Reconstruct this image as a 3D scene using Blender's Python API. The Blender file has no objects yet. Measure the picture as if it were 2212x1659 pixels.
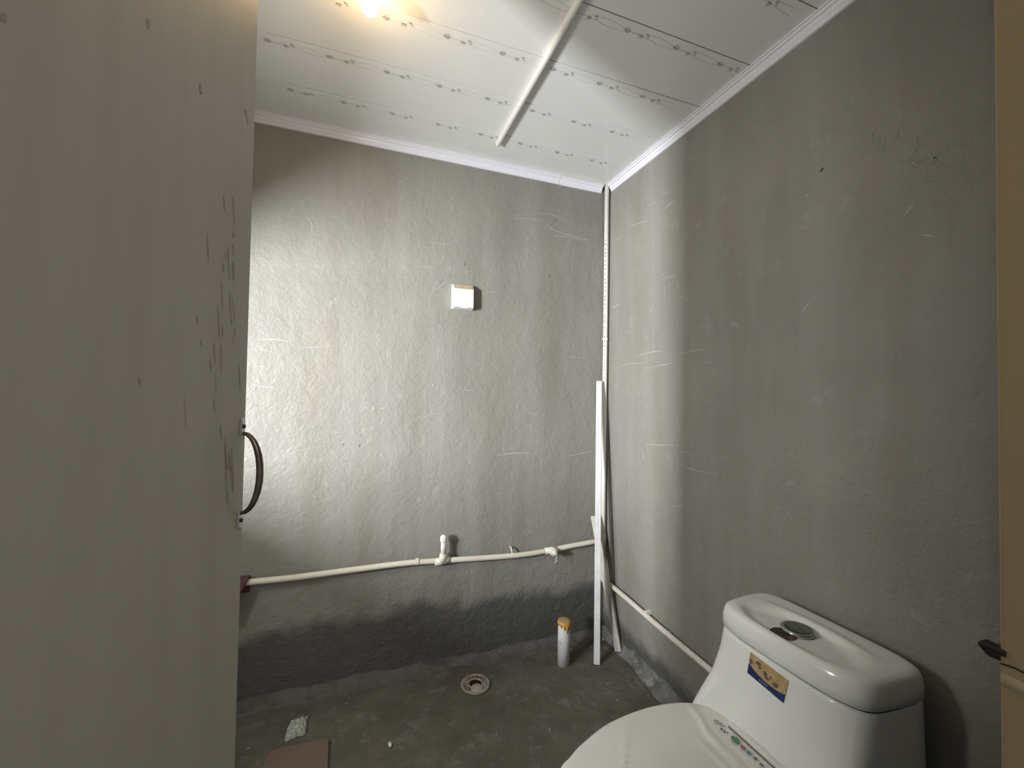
import bpy, bmesh, math, random
import numpy as np
from mathutils import Vector, Matrix

random.seed(7)
SC = bpy.context.scene
COL = SC.collection

# ------------------------------------------------------------------ camera
FPX, YAW, PITCH, ROLL, CH = 910.46, 0.349559, 0.0226548, 0.0164317, 1.195
PW, PH = 2212, 1659
fw = np.array([math.sin(YAW)*math.cos(PITCH), math.cos(YAW)*math.cos(PITCH), math.sin(PITCH)])
r0 = np.array([math.cos(YAW), -math.sin(YAW), 0.0]); u0 = np.cross(r0, fw)
cr = r0*math.cos(ROLL)+u0*math.sin(ROLL); cu = -r0*math.sin(ROLL)+u0*math.cos(ROLL)
cam_d = bpy.data.cameras.new('camera'); cam = bpy.data.objects.new('camera', cam_d); COL.objects.link(cam)
cam_d.sensor_fit = 'HORIZONTAL'; cam_d.sensor_width = 36.0; cam_d.lens = 36.0*FPX/PW; cam_d.clip_start = 0.01
cam.matrix_world = Matrix(((cr[0], cu[0], -fw[0], 0), (cr[1], cu[1], -fw[1], 0), (cr[2], cu[2], -fw[2], CH), (0, 0, 0, 1)))
SC.camera = cam

# measuring helpers: where a sight line of the survey meets a wall, the floor or the ceiling
def ray(x, y): return fw+cr*(x-PW/2)/FPX-cu*(y-PH/2)/FPX
def on_z(x, y, z): d = ray(x, y); t = (z-CH)/d[2]; return Vector((t*d[0], t*d[1], z))
def on_x(x, y, X): d = ray(x, y); t = X/d[0]; return Vector((X, t*d[1], CH+t*d[2]))
def on_y(x, y, Y): d = ray(x, y); t = Y/d[1]; return Vector((t*d[0], Y, CH+t*d[2]))

XR, YB, ZC, XL = 1.1887, 1.86, 2.263, -0.80
YN = 0.173                       # inner face of the near wall with the doorway

# ------------------------------------------------------------------ light
world = bpy.data.worlds.new('world'); SC.world = world; world.use_nodes = True
bg = world.node_tree.nodes['Background']; bg.inputs[0].default_value = (0.86, 0.90, 1.0, 1); bg.inputs[1].default_value = 0.32

def area(name, loc, target, sx, sy, power, color, spread=math.pi):
    l = bpy.data.lights.new(name, 'AREA'); l.shape = 'RECTANGLE'; l.size = sx; l.size_y = sy
    l.energy = power; l.color = color; l.spread = spread
    o = bpy.data.objects.new(name, l); COL.objects.link(o); o.location = loc
    o.rotation_euler = (Vector(target)-Vector(loc)).to_track_quat('-Z', 'Y').to_euler(); return o
# daylight of the small window in the left wall, hidden behind the open door leaf
area('window_daylight', (-1.6, 0.22, 1.22), (0.9, 1.70, 1.12), 0.18, 0.56, 146.0, (0.95, 0.98, 1.0))
area('window_daylight_far', (-0.95, 0.93, 1.42), (1.0, 0.25, 0.90), 0.26, 0.55, 20.0, (0.99, 0.98, 0.94))
# the hall behind the camera
area('hall_lamp', (0.35, -1.5, 2.1), (0.05, 0.3, 1.2), 0.9, 0.9, 12.0, (1.0, 0.89, 0.74))

SC.view_settings.view_transform = 'Standard'; SC.view_settings.look = 'None'
SC.view_settings.exposure = -0.10; SC.view_settings.gamma = 1.0; SC.view_settings.use_curve_mapping = False

# ------------------------------------------------------------------ materials
def mat(name, color, rough=0.5, spec=0.5, coat=0.0, metal=0.0, var=None, vscale=8.0, vstretch=(1, 1, 1), bump=0.0, bscale=60.0, dirt=None):
    m = bpy.data.materials.new(name); m.use_nodes = True; nt = m.node_tree; b = nt.nodes['Principled BSDF']
    b.inputs['Base Color'].default_value = (*color, 1); b.inputs['Roughness'].default_value = rough
    b.inputs['Specular IOR Level'].default_value = spec; b.inputs['Coat Weight'].default_value = coat
    b.inputs['Coat Roughness'].default_value = 0.08; b.inputs['Metallic'].default_value = metal
    tc = nt.nodes.new('ShaderNodeTexCoord'); mp = nt.nodes.new('ShaderNodeMapping'); mp.inputs['Scale'].default_value = vstretch
    nt.links.new(tc.outputs['Object'], mp.inputs[0])
    last = None
    def mix(fac, a, c2, lo=0.4, hi=0.6):
        rp = nt.nodes.new('ShaderNodeMapRange'); rp.inputs[1].default_value = lo; rp.inputs[2].default_value = hi
        nt.links.new(fac, rp.inputs[0])
        mx = nt.nodes.new('ShaderNodeMix'); mx.data_type = 'RGBA'; nt.links.new(rp.outputs[0], mx.inputs[0])
        if isinstance(a, tuple): mx.inputs[6].default_value = (*a, 1)
        else: nt.links.new(a, mx.inputs[6])
        mx.inputs[7].default_value = (*c2, 1); return mx.outputs[2]
    last = tuple(color)
    if var:
        n = nt.nodes.new('ShaderNodeTexNoise'); n.inputs['Scale'].default_value = vscale; n.inputs['Detail'].default_value = 6
        nt.links.new(mp.outputs[0], n.inputs[0]); last = mix(n.outputs[0], last, var, 0.38, 0.66)
    if dirt:
        dc, ds, dl, dh = dirt
        n = nt.nodes.new('ShaderNodeTexNoise'); n.inputs['Scale'].default_value = ds; n.inputs['Detail'].default_value = 8
        n.inputs['Roughness'].default_value = 0.7
        nt.links.new(mp.outputs[0], n.inputs[0]); last = mix(n.outputs[0], last, dc, dl, dh)
    if not isinstance(last, tuple): nt.links.new(last, b.inputs['Base Color'])
    if bump:
        n = nt.nodes.new('ShaderNodeTexNoise'); n.inputs['Scale'].default_value = bscale; n.inputs['Detail'].default_value = 5
        nt.links.new(tc.outputs['Object'], n.inputs[0])
        bp = nt.nodes.new('ShaderNodeBump'); bp.inputs['Strength'].default_value = 1.0; bp.inputs['Distance'].default_value = bump
        nt.links.new(n.outputs[0], bp.inputs['Height']); nt.links.new(bp.outputs[0], b.inputs['Normal'])
    return m

def wall_mat(name, seed, lower=0.27):
    """troweled cement plaster: blotches, vertical wash streaks, pale rub marks, damp darker band near the floor"""
    m = bpy.data.materials.new(name); m.use_nodes = True; nt = m.node_tree; N = nt.nodes; L = nt.links
    b = N['Principled BSDF']; b.inputs['Roughness'].default_value = 0.48; b.inputs['Specular IOR Level'].default_value = 0.45
    tc = N.new('ShaderNodeTexCoord')
    def noise(scale, st=(1, 1, 1), det=5, rough=0.55, off=0.0, dist=0.0):
        mp = N.new('ShaderNodeMapping'); mp.inputs['Scale'].default_value = st; mp.inputs['Location'].default_value = (seed+off,)*3
        L.new(tc.outputs['Object'], mp.inputs[0]); n = N.new('ShaderNodeTexNoise'); n.inputs['Scale'].default_value = scale
        n.inputs['Detail'].default_value = det; n.inputs['Roughness'].default_value = rough; n.inputs['Distortion'].default_value = dist
        L.new(mp.outputs[0], n.inputs[0]); return n.outputs[0]
    def rng(s, a, c, lo=0.0, hi=1.0):
        r = N.new('ShaderNodeMapRange'); r.inputs[1].default_value = a; r.inputs[2].default_value = c
        r.inputs[3].default_value = lo; r.inputs[4].default_value = hi; L.new(s, r.inputs[0]); return r.outputs[0]
    def mix(f, a, c):
        x = N.new('ShaderNodeMix'); x.data_type = 'RGBA'
        L.new(f, x.inputs[0])
        for i, v in ((6, a), (7, c)):
            if isinstance(v, tuple): x.inputs[i].default_value = (*v, 1)
            else: L.new(v, x.inputs[i])
        return x.outputs[2]
    c = mix(rng(noise(2.2, off=1), 0.35, 0.65), (0.262, 0.250, 0.218), (0.222, 0.215, 0.192))
    c = mix(rng(noise(9, (1, 1, 0.12), off=3), 0.42, 0.7, 0, 0.55), c, (0.30, 0.295, 0.275))
    c = mix(rng(noise(4.5, (1, 1, 0.2), off=9), 0.5, 0.7, 0, 0.5), c, (0.205, 0.18, 0.145))
    c = mix(rng(noise(14, off=5, det=8, rough=0.7), 0.60, 0.72, 0, 0.55), c, (0.36, 0.355, 0.335))
    # damp, darker strip by the floor
    sp = N.new('ShaderNodeSeparateXYZ'); L.new(tc.outputs['Object'], sp.inputs[0])
    wob = N.new('ShaderNodeMath'); wob.operation = 'MULTIPLY_ADD'; L.new(noise(5, off=7), wob.inputs[0]); wob.inputs[1].default_value = 0.22
    L.new(sp.outputs[2], wob.inputs[2])
    c = mix(rng(wob.outputs[0], lower+0.13, lower+0.07), c, (0.10, 0.098, 0.09))
    c = mix(rng(noise(26, off=11, det=8, rough=0.75), 0.64, 0.72, 0, 0.35), c, (0.30, 0.30, 0.28))
    L.new(c, b.inputs['Base Color'])
    hsum = N.new('ShaderNodeMath'); hsum.operation = 'MULTIPLY_ADD'; L.new(noise(95, off=2, det=4), hsum.inputs[0]); hsum.inputs[1].default_value = 0.35
    L.new(noise(24, off=4, det=6, rough=0.6, dist=0.6), hsum.inputs[2])
    h2 = N.new('ShaderNodeMath'); h2.operation = 'MULTIPLY_ADD'; L.new(noise(5, (1, 1, 0.5), off=6, det=3), h2.inputs[0]); h2.inputs[1].default_value = 1.4
    L.new(hsum.outputs[0], h2.inputs[2])
    st = rng(wob.outputs[0], lower+0.3, lower-0.05, 0.0040, 0.0090)
    bp = N.new('ShaderNodeBump'); bp.inputs['Strength'].default_value = 1.0; L.new(st, bp.inputs['Distance'])
    L.new(h2.outputs[0], bp.inputs['Height']); L.new(bp.outputs[0], b.inputs['Normal'])
    L.new(rng(noise(7, off=8), 0.3, 0.7, 0.42, 0.62), b.inputs['Roughness'])
    return m

def floor_mat():
    m = mat('floor_concrete', (0.125, 0.115, 0.092), 0.62, 0.4, var=(0.092, 0.083, 0.064), vscale=7, bump=0.006, bscale=22,
            dirt=((0.18, 0.175, 0.155), 13, 0.54, 0.70))
    return m

M = dict(
 wall_back=wall_mat('plaster_back', 0.0, 0.27), wall_side=wall_mat('plaster_side', 31.0, 0.10),
 floor=floor_mat(),
 mortar_dark=mat('mortar_dark', (0.125, 0.12, 0.11), 0.8, 0.3, var=(0.085, 0.08, 0.07), vscale=12, bump=0.010, bscale=26, dirt=((0.17, 0.165, 0.155), 16, 0.56, 0.70)),  # darker mortar tone for the back wall skirt
 mortar=mat('mortar', (0.17, 0.17, 0.16), 0.8, 0.3, var=(0.10, 0.097, 0.088), vscale=14, bump=0.008, bscale=30, dirt=((0.25, 0.25, 0.245), 20, 0.52, 0.64)),
 panel=mat('ceiling_pvc', (0.83, 0.83, 0.81), 0.22, 0.5, var=(0.79, 0.79, 0.77), vscale=3),
 joint=mat('joint_shadow', (0.09, 0.085, 0.085), 0.8),
 leaf=mat('leaf_print', (0.57, 0.57, 0.54), 0.3, 0.5),
 vine=mat('vine_print', (0.71, 0.71, 0.69), 0.3, 0.5),
 trim=mat('pvc_trim', (0.80, 0.80, 0.86), 0.25, 0.5),
 pipe=mat('pvc_pipe', (0.74, 0.70, 0.62), 0.3, 0.5, var=(0.66, 0.61, 0.52), vscale=6, dirt=((0.30, 0.21, 0.14), 22, 0.60, 0.80)),
 riser=mat('pvc_riser', (0.84, 0.82, 0.77), 0.25, 0.5, var=(0.78, 0.75, 0.69), vscale=5),
 conduit=mat('conduit', (0.72, 0.71, 0.68), 0.35),
 ink=mat('ink', (0.08, 0.08, 0.09), 0.5),
 stub=mat('stub_pipe', (0.72, 0.72, 0.70), 0.4, 0.5, var=(0.62, 0.62, 0.60), vscale=20, dirt=((0.22, 0.20, 0.17), 30, 0.60, 0.72)),
 orange=mat('orange_tape', (0.62, 0.33, 0.06), 0.45, 0.5, var=(0.48, 0.24, 0.05), vscale=30, bump=0.002, bscale=60),
 orange_top=mat('tape_dusty', (0.42, 0.28, 0.13), 0.6, 0.4, var=(0.30, 0.21, 0.12), vscale=40),
 trunk=mat('white_trunking', (0.78, 0.78, 0.79), 0.42, 0.5, var=(0.68, 0.67, 0.66), vscale=10, dirt=((0.34, 0.32, 0.30), 45, 0.63, 0.72)),
 strip=mat('dusty_strip', (0.62, 0.59, 0.54), 0.45, 0.5, var=(0.48, 0.45, 0.41), vscale=9, dirt=((0.25, 0.22, 0.19), 30, 0.62, 0.74)),
 ceramic=mat('glazed_ceramic', (0.80, 0.815, 0.785), 0.16, 0.5, coat=0.3, var=(0.77, 0.785, 0.755), vscale=4, dirt=((0.62, 0.57, 0.52), 12, 0.64, 0.80)),
 seat=mat('seat_plastic', (0.78, 0.785, 0.735), 0.3, 0.5, var=(0.74, 0.745, 0.70), vscale=5, dirt=((0.45, 0.42, 0.36), 40, 0.68, 0.74)),
 seam=mat('seam_dark', (0.06, 0.055, 0.05), 0.8),  # dark tone for the seam below the tank lid
 hole=mat('hole_rust', (0.055, 0.025, 0.018), 0.45, 0.5, var=(0.02, 0.012, 0.01), vscale=60),
 rust=mat('hole_lip', (0.20, 0.075, 0.05), 0.6),
 chrome=mat('dull_chrome', (0.30, 0.32, 0.30), 0.22, 0.5, metal=0.9, var=(0.17, 0.18, 0.17), vscale=20),
 chrome_light=mat('chrome_rim', (0.42, 0.44, 0.42), 0.2, 0.5, metal=0.85),
 steel=mat('bright_steel', (0.75, 0.75, 0.72), 0.2, 0.5, metal=1.0),
 handle=mat('worn_handle', (0.24, 0.20, 0.17), 0.3, 0.5, metal=0.75, var=(0.13, 0.10, 0.09), vscale=40),
 screw=mat('dark_screw', (0.04, 0.03, 0.035), 0.5),
 door=mat('door_paint', (0.44, 0.42, 0.355), 0.42, 0.45, var=(0.405, 0.385, 0.325), vscale=4, vstretch=(5, 5, 0.3), bump=0.0004, bscale=30, dirt=((0.20, 0.155, 0.10), 14, 0.71, 0.86)),
 door_smear=mat('door_smear', (0.36, 0.335, 0.275), 0.6, var=(0.28, 0.245, 0.19), vscale=60),
 door_edge=mat('door_edge', (0.33, 0.31, 0.26), 0.5),
 jamb=mat('jamb_paint', (0.48, 0.36, 0.20), 0.5, 0.4, var=(0.42, 0.315, 0.175), vscale=6, vstretch=(1, 1, 0.6), dirt=((0.35, 0.25, 0.13), 12, 0.6, 0.75)),
 filler=mat('pale_filler', (0.60, 0.50, 0.34), 0.7, var=(0.46, 0.36, 0.22), vscale=30),
 box=mat('switch_plastic', (0.82, 0.83, 0.83), 0.4, 0.5, var=(0.72, 0.73, 0.73), vscale=18),
 box_dust=mat('dust_tan', (0.50, 0.40, 0.30), 0.9, 0.1, var=(0.62, 0.52, 0.36), vscale=50),
 box_gap=mat('clear_grey', (0.32, 0.35, 0.37), 0.35),
 purple=mat('purple_cloth', (0.13, 0.055, 0.075), 0.85, 0.2, var=(0.09, 0.04, 0.055), vscale=40, bump=0.002, bscale=120),
 drain=mat('drain_metal', (0.40, 0.37, 0.31), 0.55, 0.5, metal=0.2, var=(0.26, 0.20, 0.15), vscale=40),
 drain_cap=mat('drain_cap', (0.42, 0.39, 0.33), 0.5, 0.5, var=(0.34, 0.31, 0.26), vscale=30),
 hole_dark=mat('drain_hole', (0.025, 0.018, 0.013), 0.9, 0.1),
 foil=mat('crumpled_film', (0.42, 0.45, 0.41), 0.25, 0.6, var=(0.30, 0.33, 0.29), vscale=40),
 chip=mat('white_chip', (0.75, 0.74, 0.70), 0.6),
 tile=mat('brown_tile', (0.175, 0.125, 0.092), 0.55, 0.4, var=(0.15, 0.112, 0.084), vscale=5, bump=0.0005, bscale=80),
 scratch=mat('pale_scratch', (0.44, 0.44, 0.42), 0.6),
 scratch_dim=mat('grey_scratch', (0.31, 0.305, 0.285), 0.6),
 pit=mat('dark_pit', (0.05, 0.045, 0.035), 0.9),
 tape=mat('thread_tape', (0.85, 0.84, 0.80), 0.6),
 dark=mat('dark_iron', (0.02, 0.012, 0.010), 0.6),
 sticker_gold=mat('sticker_gold', (0.50, 0.37, 0.19), 0.35, var=(0.36, 0.25, 0.12), vscale=45),
 sticker_blue=mat('sticker_blue', (0.018, 0.026, 0.11), 0.3, var=(0.03, 0.04, 0.13), vscale=60),
 sticker_dark=mat('sticker_dark', (0.12, 0.095, 0.07), 0.4),
 sticker_pale=mat('sticker_pale', (0.30, 0.33, 0.42), 0.4),
 p_green=mat('print_green', (0.10, 0.24, 0.13), 0.4), p_red=mat('print_red', (0.32, 0.12, 0.12), 0.4),
 p_blue=mat('print_blue', (0.10, 0.22, 0.34), 0.4), p_grey=mat('print_grey', (0.13, 0.12, 0.13), 0.4),
 lid_label=mat('lid_label', (0.66, 0.655, 0.57), 0.35),
 holder=mat('lamp_holder', (0.75, 0.74, 0.70), 0.4), frame=mat('window_frame', (0.62, 0.62, 0.60), 0.4),
)
mb_ = bpy.data.materials.new('glowing_bulb'); mb_.use_nodes = True; nb = mb_.node_tree.nodes['Principled BSDF']
nb.inputs['Base Color'].default_value = (1, 1, 1, 1); nb.inputs['Emission Color'].default_value = (1.0, 0.66, 0.30, 1); nb.inputs['Emission Strength'].default_value = 65.0
M['bulb'] = mb_
mg = bpy.data.materials.new('window_glass'); mg.use_nodes = True; g = mg.node_tree.nodes['Principled BSDF']
g.inputs['Transmission Weight'].default_value = 1.0; g.inputs['Roughness'].default_value = 0.3; g.inputs['IOR'].default_value = 1.1
M['glass'] = mg

# ------------------------------------------------------------------ helpers
def obj(name, me, m=None, parent=None, smooth=False):
    if isinstance(me, bmesh.types.BMesh):
        bmesh.ops.recalc_face_normals(me, faces=me.faces)
        d = bpy.data.meshes.new(name); me.to_mesh(d); me.free(); me = d
    o = bpy.data.objects.new(name, me); COL.objects.link(o)
    if m: me.materials.append(M[m] if isinstance(m, str) else m)
    if parent: o.parent = parent; o.matrix_parent_inverse = Matrix.Translation(-parent.location) if parent.type == 'EMPTY' else Matrix.Identity(4)
    if smooth:
        for p in me.polygons: p.use_smooth = True
    return o
def thing(name, label, cat, loc=(0, 0, 0), group=None):
    o = bpy.data.objects.new(name, None); COL.objects.link(o); o.location = loc; o.empty_display_size = 0.05
    o['label'] = label; o['category'] = cat
    if group: o['group'] = group
    return o
def tag(o, label=None, cat=None, kind=None, group=None):
    if label: o['label'] = label
    if cat: o['category'] = cat
    if kind: o['kind'] = kind
    if group: o['group'] = group
    return o
def box(bm, a, b, bev=0.0):
    a = Vector(a); b = Vector(b)
    r = bmesh.ops.create_cube(bm, size=1.0)
    vs = r['verts']
    for v in vs: v.co = Vector((a[i]+(b[i]-a[i])*(v.co[i]+0.5) for i in range(3)))
    if bev > 0:
        es = list({e for v in vs for e in v.link_edges})
        bmesh.ops.bevel(bm, geom=es, offset=bev, segments=3, affect='EDGES', profile=0.5)
    return vs
def nb(): return bmesh.new()
def tube(bm, pts, r, seg=16, cap=True):
    pts = [Vector(p) for p in pts]; n = len(pts); rs = r if isinstance(r, (list, tuple)) else [r]*n
    rings = []; t = (pts[1]-pts[0]).normalized(); up = Vector((0, 0, 1)) if abs(t.z) < 0.9 else Vector((1, 0, 0))
    x = t.cross(up).normalized()
    for i, p in enumerate(pts):
        if i == 0: tt = (pts[1]-pts[0]).normalized()
        elif i == n-1: tt = (pts[-1]-pts[-2]).normalized()
        else: tt = ((pts[i+1]-p).normalized()+(p-pts[i-1]).normalized()).normalized()
        x = (x-tt*x.dot(tt)).normalized(); y = tt.cross(x)
        rings.append([bm.verts.new(p+x*rs[i]*math.cos(2*math.pi*k/seg)+y*rs[i]*math.sin(2*math.pi*k/seg)) for k in range(seg)])
    for i in range(n-1):
        for k in range(seg): bm.faces.new((rings[i][k], rings[i][(k+1) % seg], rings[i+1][(k+1) % seg], rings[i+1][k]))
    if cap: bm.faces.new(rings[0][::-1]); bm.faces.new(rings[-1])
    return rings
def lathe(bm, c, prof, seg=32, ax='z', cap=True):
    c = Vector(c); rings = []
    for r, h in prof:
        ring = []
        for k in range(seg):
            a = 2*math.pi*k/seg
            if ax == 'z': v = Vector((r*math.cos(a), r*math.sin(a), h))
            else: v = Vector((r*math.cos(a), h, r*math.sin(a)))
            ring.append(bm.verts.new(c+v))
        rings.append(ring)
    for i in range(len(rings)-1):
        for k in range(seg): bm.faces.new((rings[i][k], rings[i][(k+1) % seg], rings[i+1][(k+1) % seg], rings[i+1][k]))
    if cap: bm.faces.new(rings[0][::-1]); bm.faces.new(rings[-1])
def smooth_path(pts, n=8):
    pts = [Vector(p) for p in pts]; out = []; P = [pts[0]]+pts+[pts[-1]]
    for i in range(1, len(P)-2):
        for k in range(n):
            t = k/n; a, b, c, d = P[i-1], P[i], P[i+1], P[i+2]
            out.append(0.5*((2*b)+(-a+c)*t+(2*a-5*b+4*c-d)*t*t+(-a+3*b-3*c+d)*t**3))
    out.append(pts[-1]); return out
def grid(bm, n, m, f):
    vs = [[bm.verts.new(f(i/n, j/m)) for j in range(m+1)] for i in range(n+1)]
    for i in range(n):
        for j in range(m): bm.faces.new((vs[i][j], vs[i+1][j], vs[i+1][j+1], vs[i][j+1]))
    return vs
from mathutils import noise as mn
def nz(x, y, z=0.0): return mn.noise(Vector((x, y, z)))

# ------------------------------------------------------------------ setting
bm = nb(); box(bm, (XL-0.1, YB, -0.05), (XR+0.12, YB+0.12, 2.4)); w = obj('wall_back', bm, 'wall_back'); tag(w, kind='structure'); WB = w
bm = nb(); box(bm, (XR, YN-0.13, -0.05), (XR+0.12, YB, 2.4)); w = obj('wall_right', bm, 'wall_side'); tag(w, kind='structure'); WR = w
# left wall with a small window, behind the door leaf
WY0, WY1, WZ0, WZ1 = 0.36, 1.40, 0.92, 1.63
bm = nb()
for a, b in (((XL-0.12, YN-0.13, -0.05), (XL, WY0, 2.4)), ((XL-0.12, WY1, -0.05), (XL, YB, 2.4)), ((XL-0.12, WY0, -0.05), (XL, WY1, WZ0)), ((XL-0.12, WY0, WZ1), (XL, WY1, 2.4))): box(bm, a, b)
tag(obj('wall_left', bm, 'wall_side'), kind='structure')
wn = bpy.data.objects.new('window_1', None); COL.objects.link(wn); wn.location = (XL, (WY0+WY1)/2, WZ0); tag(wn, kind='structure')
bm = nb()
for a, b in (((WY0, WZ0), (WY1, WZ0+0.02)), ((WY0, WZ1-0.02), (WY1, WZ1)), ((WY0, WZ0), (WY0+0.015, WZ1)), ((WY1-0.015, WZ0), (WY1, WZ1))): box(bm, (XL-0.05, a[0], a[1]), (XL-0.02, b[0], b[1]))
obj('window_frame', bm, 'frame', wn)
# near wall: right of the doorway, left of it, and the lintel
bm = nb(); box(bm, (0.49, YN-0.13, -0.05), (XR, YN, 2.4)); box(bm, (XL, YN-0.13, -0.05), (-0.42, YN, 2.4)); box(bm, (-0.42, YN-0.13, 2.06), (0.49, YN, 2.4))
tag(obj('wall_front', bm, 'wall_side'), kind='structure')

# floor: slightly uneven slab
bm = nb(); X0, X1, Y0, Y1 = XL-0.1, XR+0.1, -0.6, YB+0.1
def ff(u, v):
    x = X0+(X1-X0)*u; y = Y0+(Y1-Y0)*v
    return Vector((x, y, 0.004*nz(x*4, y*4)+0.002*nz(x*15, y*15, 3)-0.002))
grid(bm, 120, 130, ff); f = obj('floor', bm, 'floor', smooth=True); tag(f, kind='structure')

# mortar skirts at the foot of the walls
def skirt(name, p0, p1, nrm, h, w, seed, mt='mortar'):
    p0 = Vector(p0); p1 = Vector(p1); nrm = Vector(nrm); bm = nb(); n = 140
    def f(u, v):
        s = (p1-p0).length*u; hh = h*(1+0.45*nz(s*4, seed)+0.25*nz(s*14, seed)); ww = w*(1+0.55*nz(s*3, seed+5)+0.3*nz(s*11, seed+5))
        a = v*math.pi/2; q = p0.lerp(p1, u)
        d = ww*(1-math.sin(a))**1.15; z = hh*(1-math.cos(a))**0.85
        return q+nrm*(d+0.004*nz(s*20, v*5, seed)-0.002*(v > 0.99))+Vector((0, 0, z-0.004*(v < 0.01)+0.004*nz(s*24, v*6, seed+2)))
    grid(bm, n, 10, f); return tag(obj(name, bm, mt, smooth=True), kind='structure')
skirt('baseboard_back', (XL, YB+0.002, 0), (XR, YB+0.002, 0), (0, -1, 0), 0.040, 0.055, 3, 'mortar_dark')
skirt('baseboard_right', (XR+0.002, YN, 0), (XR+0.002, YB, 0), (-1, 0, 0), 0.060, 0.040, 9)

# ceiling: PVC panels, each its own piece, with recessed joints and a printed sprig border
ce = bpy.data.objects.new('ceiling', None); COL.objects.link(ce); ce.location = (0.2, 1, ZC); tag(ce, kind='structure')
bm = nb(); box(bm, (XL-0.1, YN-0.12, ZC+0.008), (XR+0.1, YB+0.1, ZC+0.03)); obj('backing', bm, 'joint', ce)
joints = [1.844-0.2123*i for i in range(9)]
def leafpoly(bm, c, pts, z):
    vs = [bm.verts.new((c[0]+p[0], c[1]+p[1], z)) for p in pts]; bm.faces.new(vs)
phase = {0: 0.02, 1: 0.099, 2: 0.065, 3: 0.05}
ZP = ZC-0.0005
for i, jy in enumerate(joints):
    ylo, yhi = jy, (joints[i-1] if i else YB)
    bm = nb(); g_ = 0.0016
    a = (XL, ylo+g_, ZC); b = (XR, yhi-g_, ZC+0.0078); box(bm, a, b)
    es = [e for e in bm.edges if abs(e.verts[0].co.z-ZC) < 1e-5 and abs(e.verts[1].co.z-ZC) < 1e-5 and abs(e.verts[0].co.y-e.verts[1].co.y) < 1e-5]
    bmesh.ops.bevel(bm, geom=es, offset=0.0004, segments=1, affect='EDGES')
    pn = obj('panel', bm, 'panel', ce)
    if yhi-ylo < 0.03: continue
    ph = phase.get(i, random.uniform(0, 0.175)); bl = nb(); bv = nb()
    x = XL+((ph-XL) % 0.1755)
    while x < XR-0.09:
        cy = jy+0.030
        leafpoly(bl, (x, cy), [(0.0105*math.cos(t*math.pi/6), 0.0088*math.sin(t*math.pi/6)) for t in range(12)], ZP)
        leafpoly(bl, (x+0.050, cy+0.007), [(-0.0085, 0.005), (-0.006, -0.006), (0.003, -0.007), (0.009, -0.001), (0.005, 0.006)], ZP)
        leafpoly(bl, (x+0.069, cy-0.003), [(-0.008, -0.006), (-0.001, -0.009), (0.005, 0.0), (0.009, 0.008), (0.001, 0.006)], ZP)
        # thin vine
        for k0, amp, y0 in ((0, 0.006, 0.026), (1, 0.005, 0.038)):
            prev = None
            for k in range(13):
                t = k/12; px_ = x-0.03+0.17*t; py_ = jy+y0+amp*math.sin(t*6.0+k0*2.2); w_ = 0.0007
                cur = (bv.verts.new((px_, py_-w_, ZP)), bv.verts.new((px_, py_+w_, ZP)))
                if prev and px_ < XR-0.02: bv.faces.new((prev[0], cur[0], cur[1], prev[1]))
                prev = cur
        x += 0.1755
    tag(obj('leaf_print', bl, 'leaf', pn), kind='stuff'); tag(obj('vine_print', bv, 'vine', pn), kind='stuff')

# moulded PVC cornice along the wall tops (profile: distance from wall, drop)
prof = [(0, 0), (0.030, 0), (0.030, -0.004), (0.024, -0.005), (0.022, -0.010), (0.015, -0.012), (0.013, -0.020), (0.007, -0.026), (0.0065, -0.033), (0, -0.034)]
def cornice(name, p0, p1, nrm):
    bm = nb(); p0 = Vector(p0); p1 = Vector(p1); nrm = Vector(nrm); R_ = []
    for p in (p0, p1): R_.append([bm.verts.new(p+nrm*a+Vector((0, 0, b))) for a, b in prof])
    n = len(prof)
    for k in range(n): bm.faces.new((R_[0][k], R_[0][(k+1) % n], R_[1][(k+1) % n], R_[1][k]))
    bm.faces.new(R_[0]); bm.faces.new(R_[1]); return tag(obj(name, bm, 'trim'), kind='structure')
cornice('trim_1', (XL, YB, ZC), (0.905, YB, ZC), (0, -1, 0))
cornice('trim_2', (0.907, YB, ZC-0.0012), (XR-0.042, YB, ZC-0.0012), (0, -1, 0))
cornice('trim_3', (XR, YN, ZC), (XR, YB-0.036, ZC), (-1, 0, 0))

# door frame (right jamb seen edge-on, left jamb and head out of view)
jb = nb(); box(jb, (0.4508, YN-0.15, 0), (0.49, YN, 2.06), 0.003)
J = obj('trim_4', jb, 'jamb'); tag(J, kind='structure')
bm = nb(); box(bm, (-0.42, YN-0.15, 0), (-0.385, YN-0.02, 2.06), 0.003); tag(obj('trim_5', bm, 'jamb'), kind='structure')
bm = nb(); box(bm, (-0.385, YN-0.15, 2.03), (0.4508, YN-0.02, 2.06), 0.003); tag(obj('trim_6', bm, 'jamb'), kind='structure')

# door leaf, open into the room
DE = Vector((-0.172, 0.80, 0)); DH = Vector((-0.372, 0.075, 0))
dd = (DE-DH).normalized(); dn = Vector((dd.y, -dd.x, 0)); DL = (DE-DH).length
d1 = bpy.data.objects.new('door_1', None); COL.objects.link(d1); d1.location = DH; tag(d1, kind='structure')
def dloc(s, n, z): return DH+dd*s+dn*n+Vector((0, 0, z))
bm = nb(); box(bm, (0, -0.036, 0.008), (DL, 0, 2.02), 0.0025)
for v in bm.verts: v.co = dloc(v.co.x, v.co.y, v.co.z)
LEAF = obj('leaf', bm, 'door', d1, smooth=False)
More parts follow.
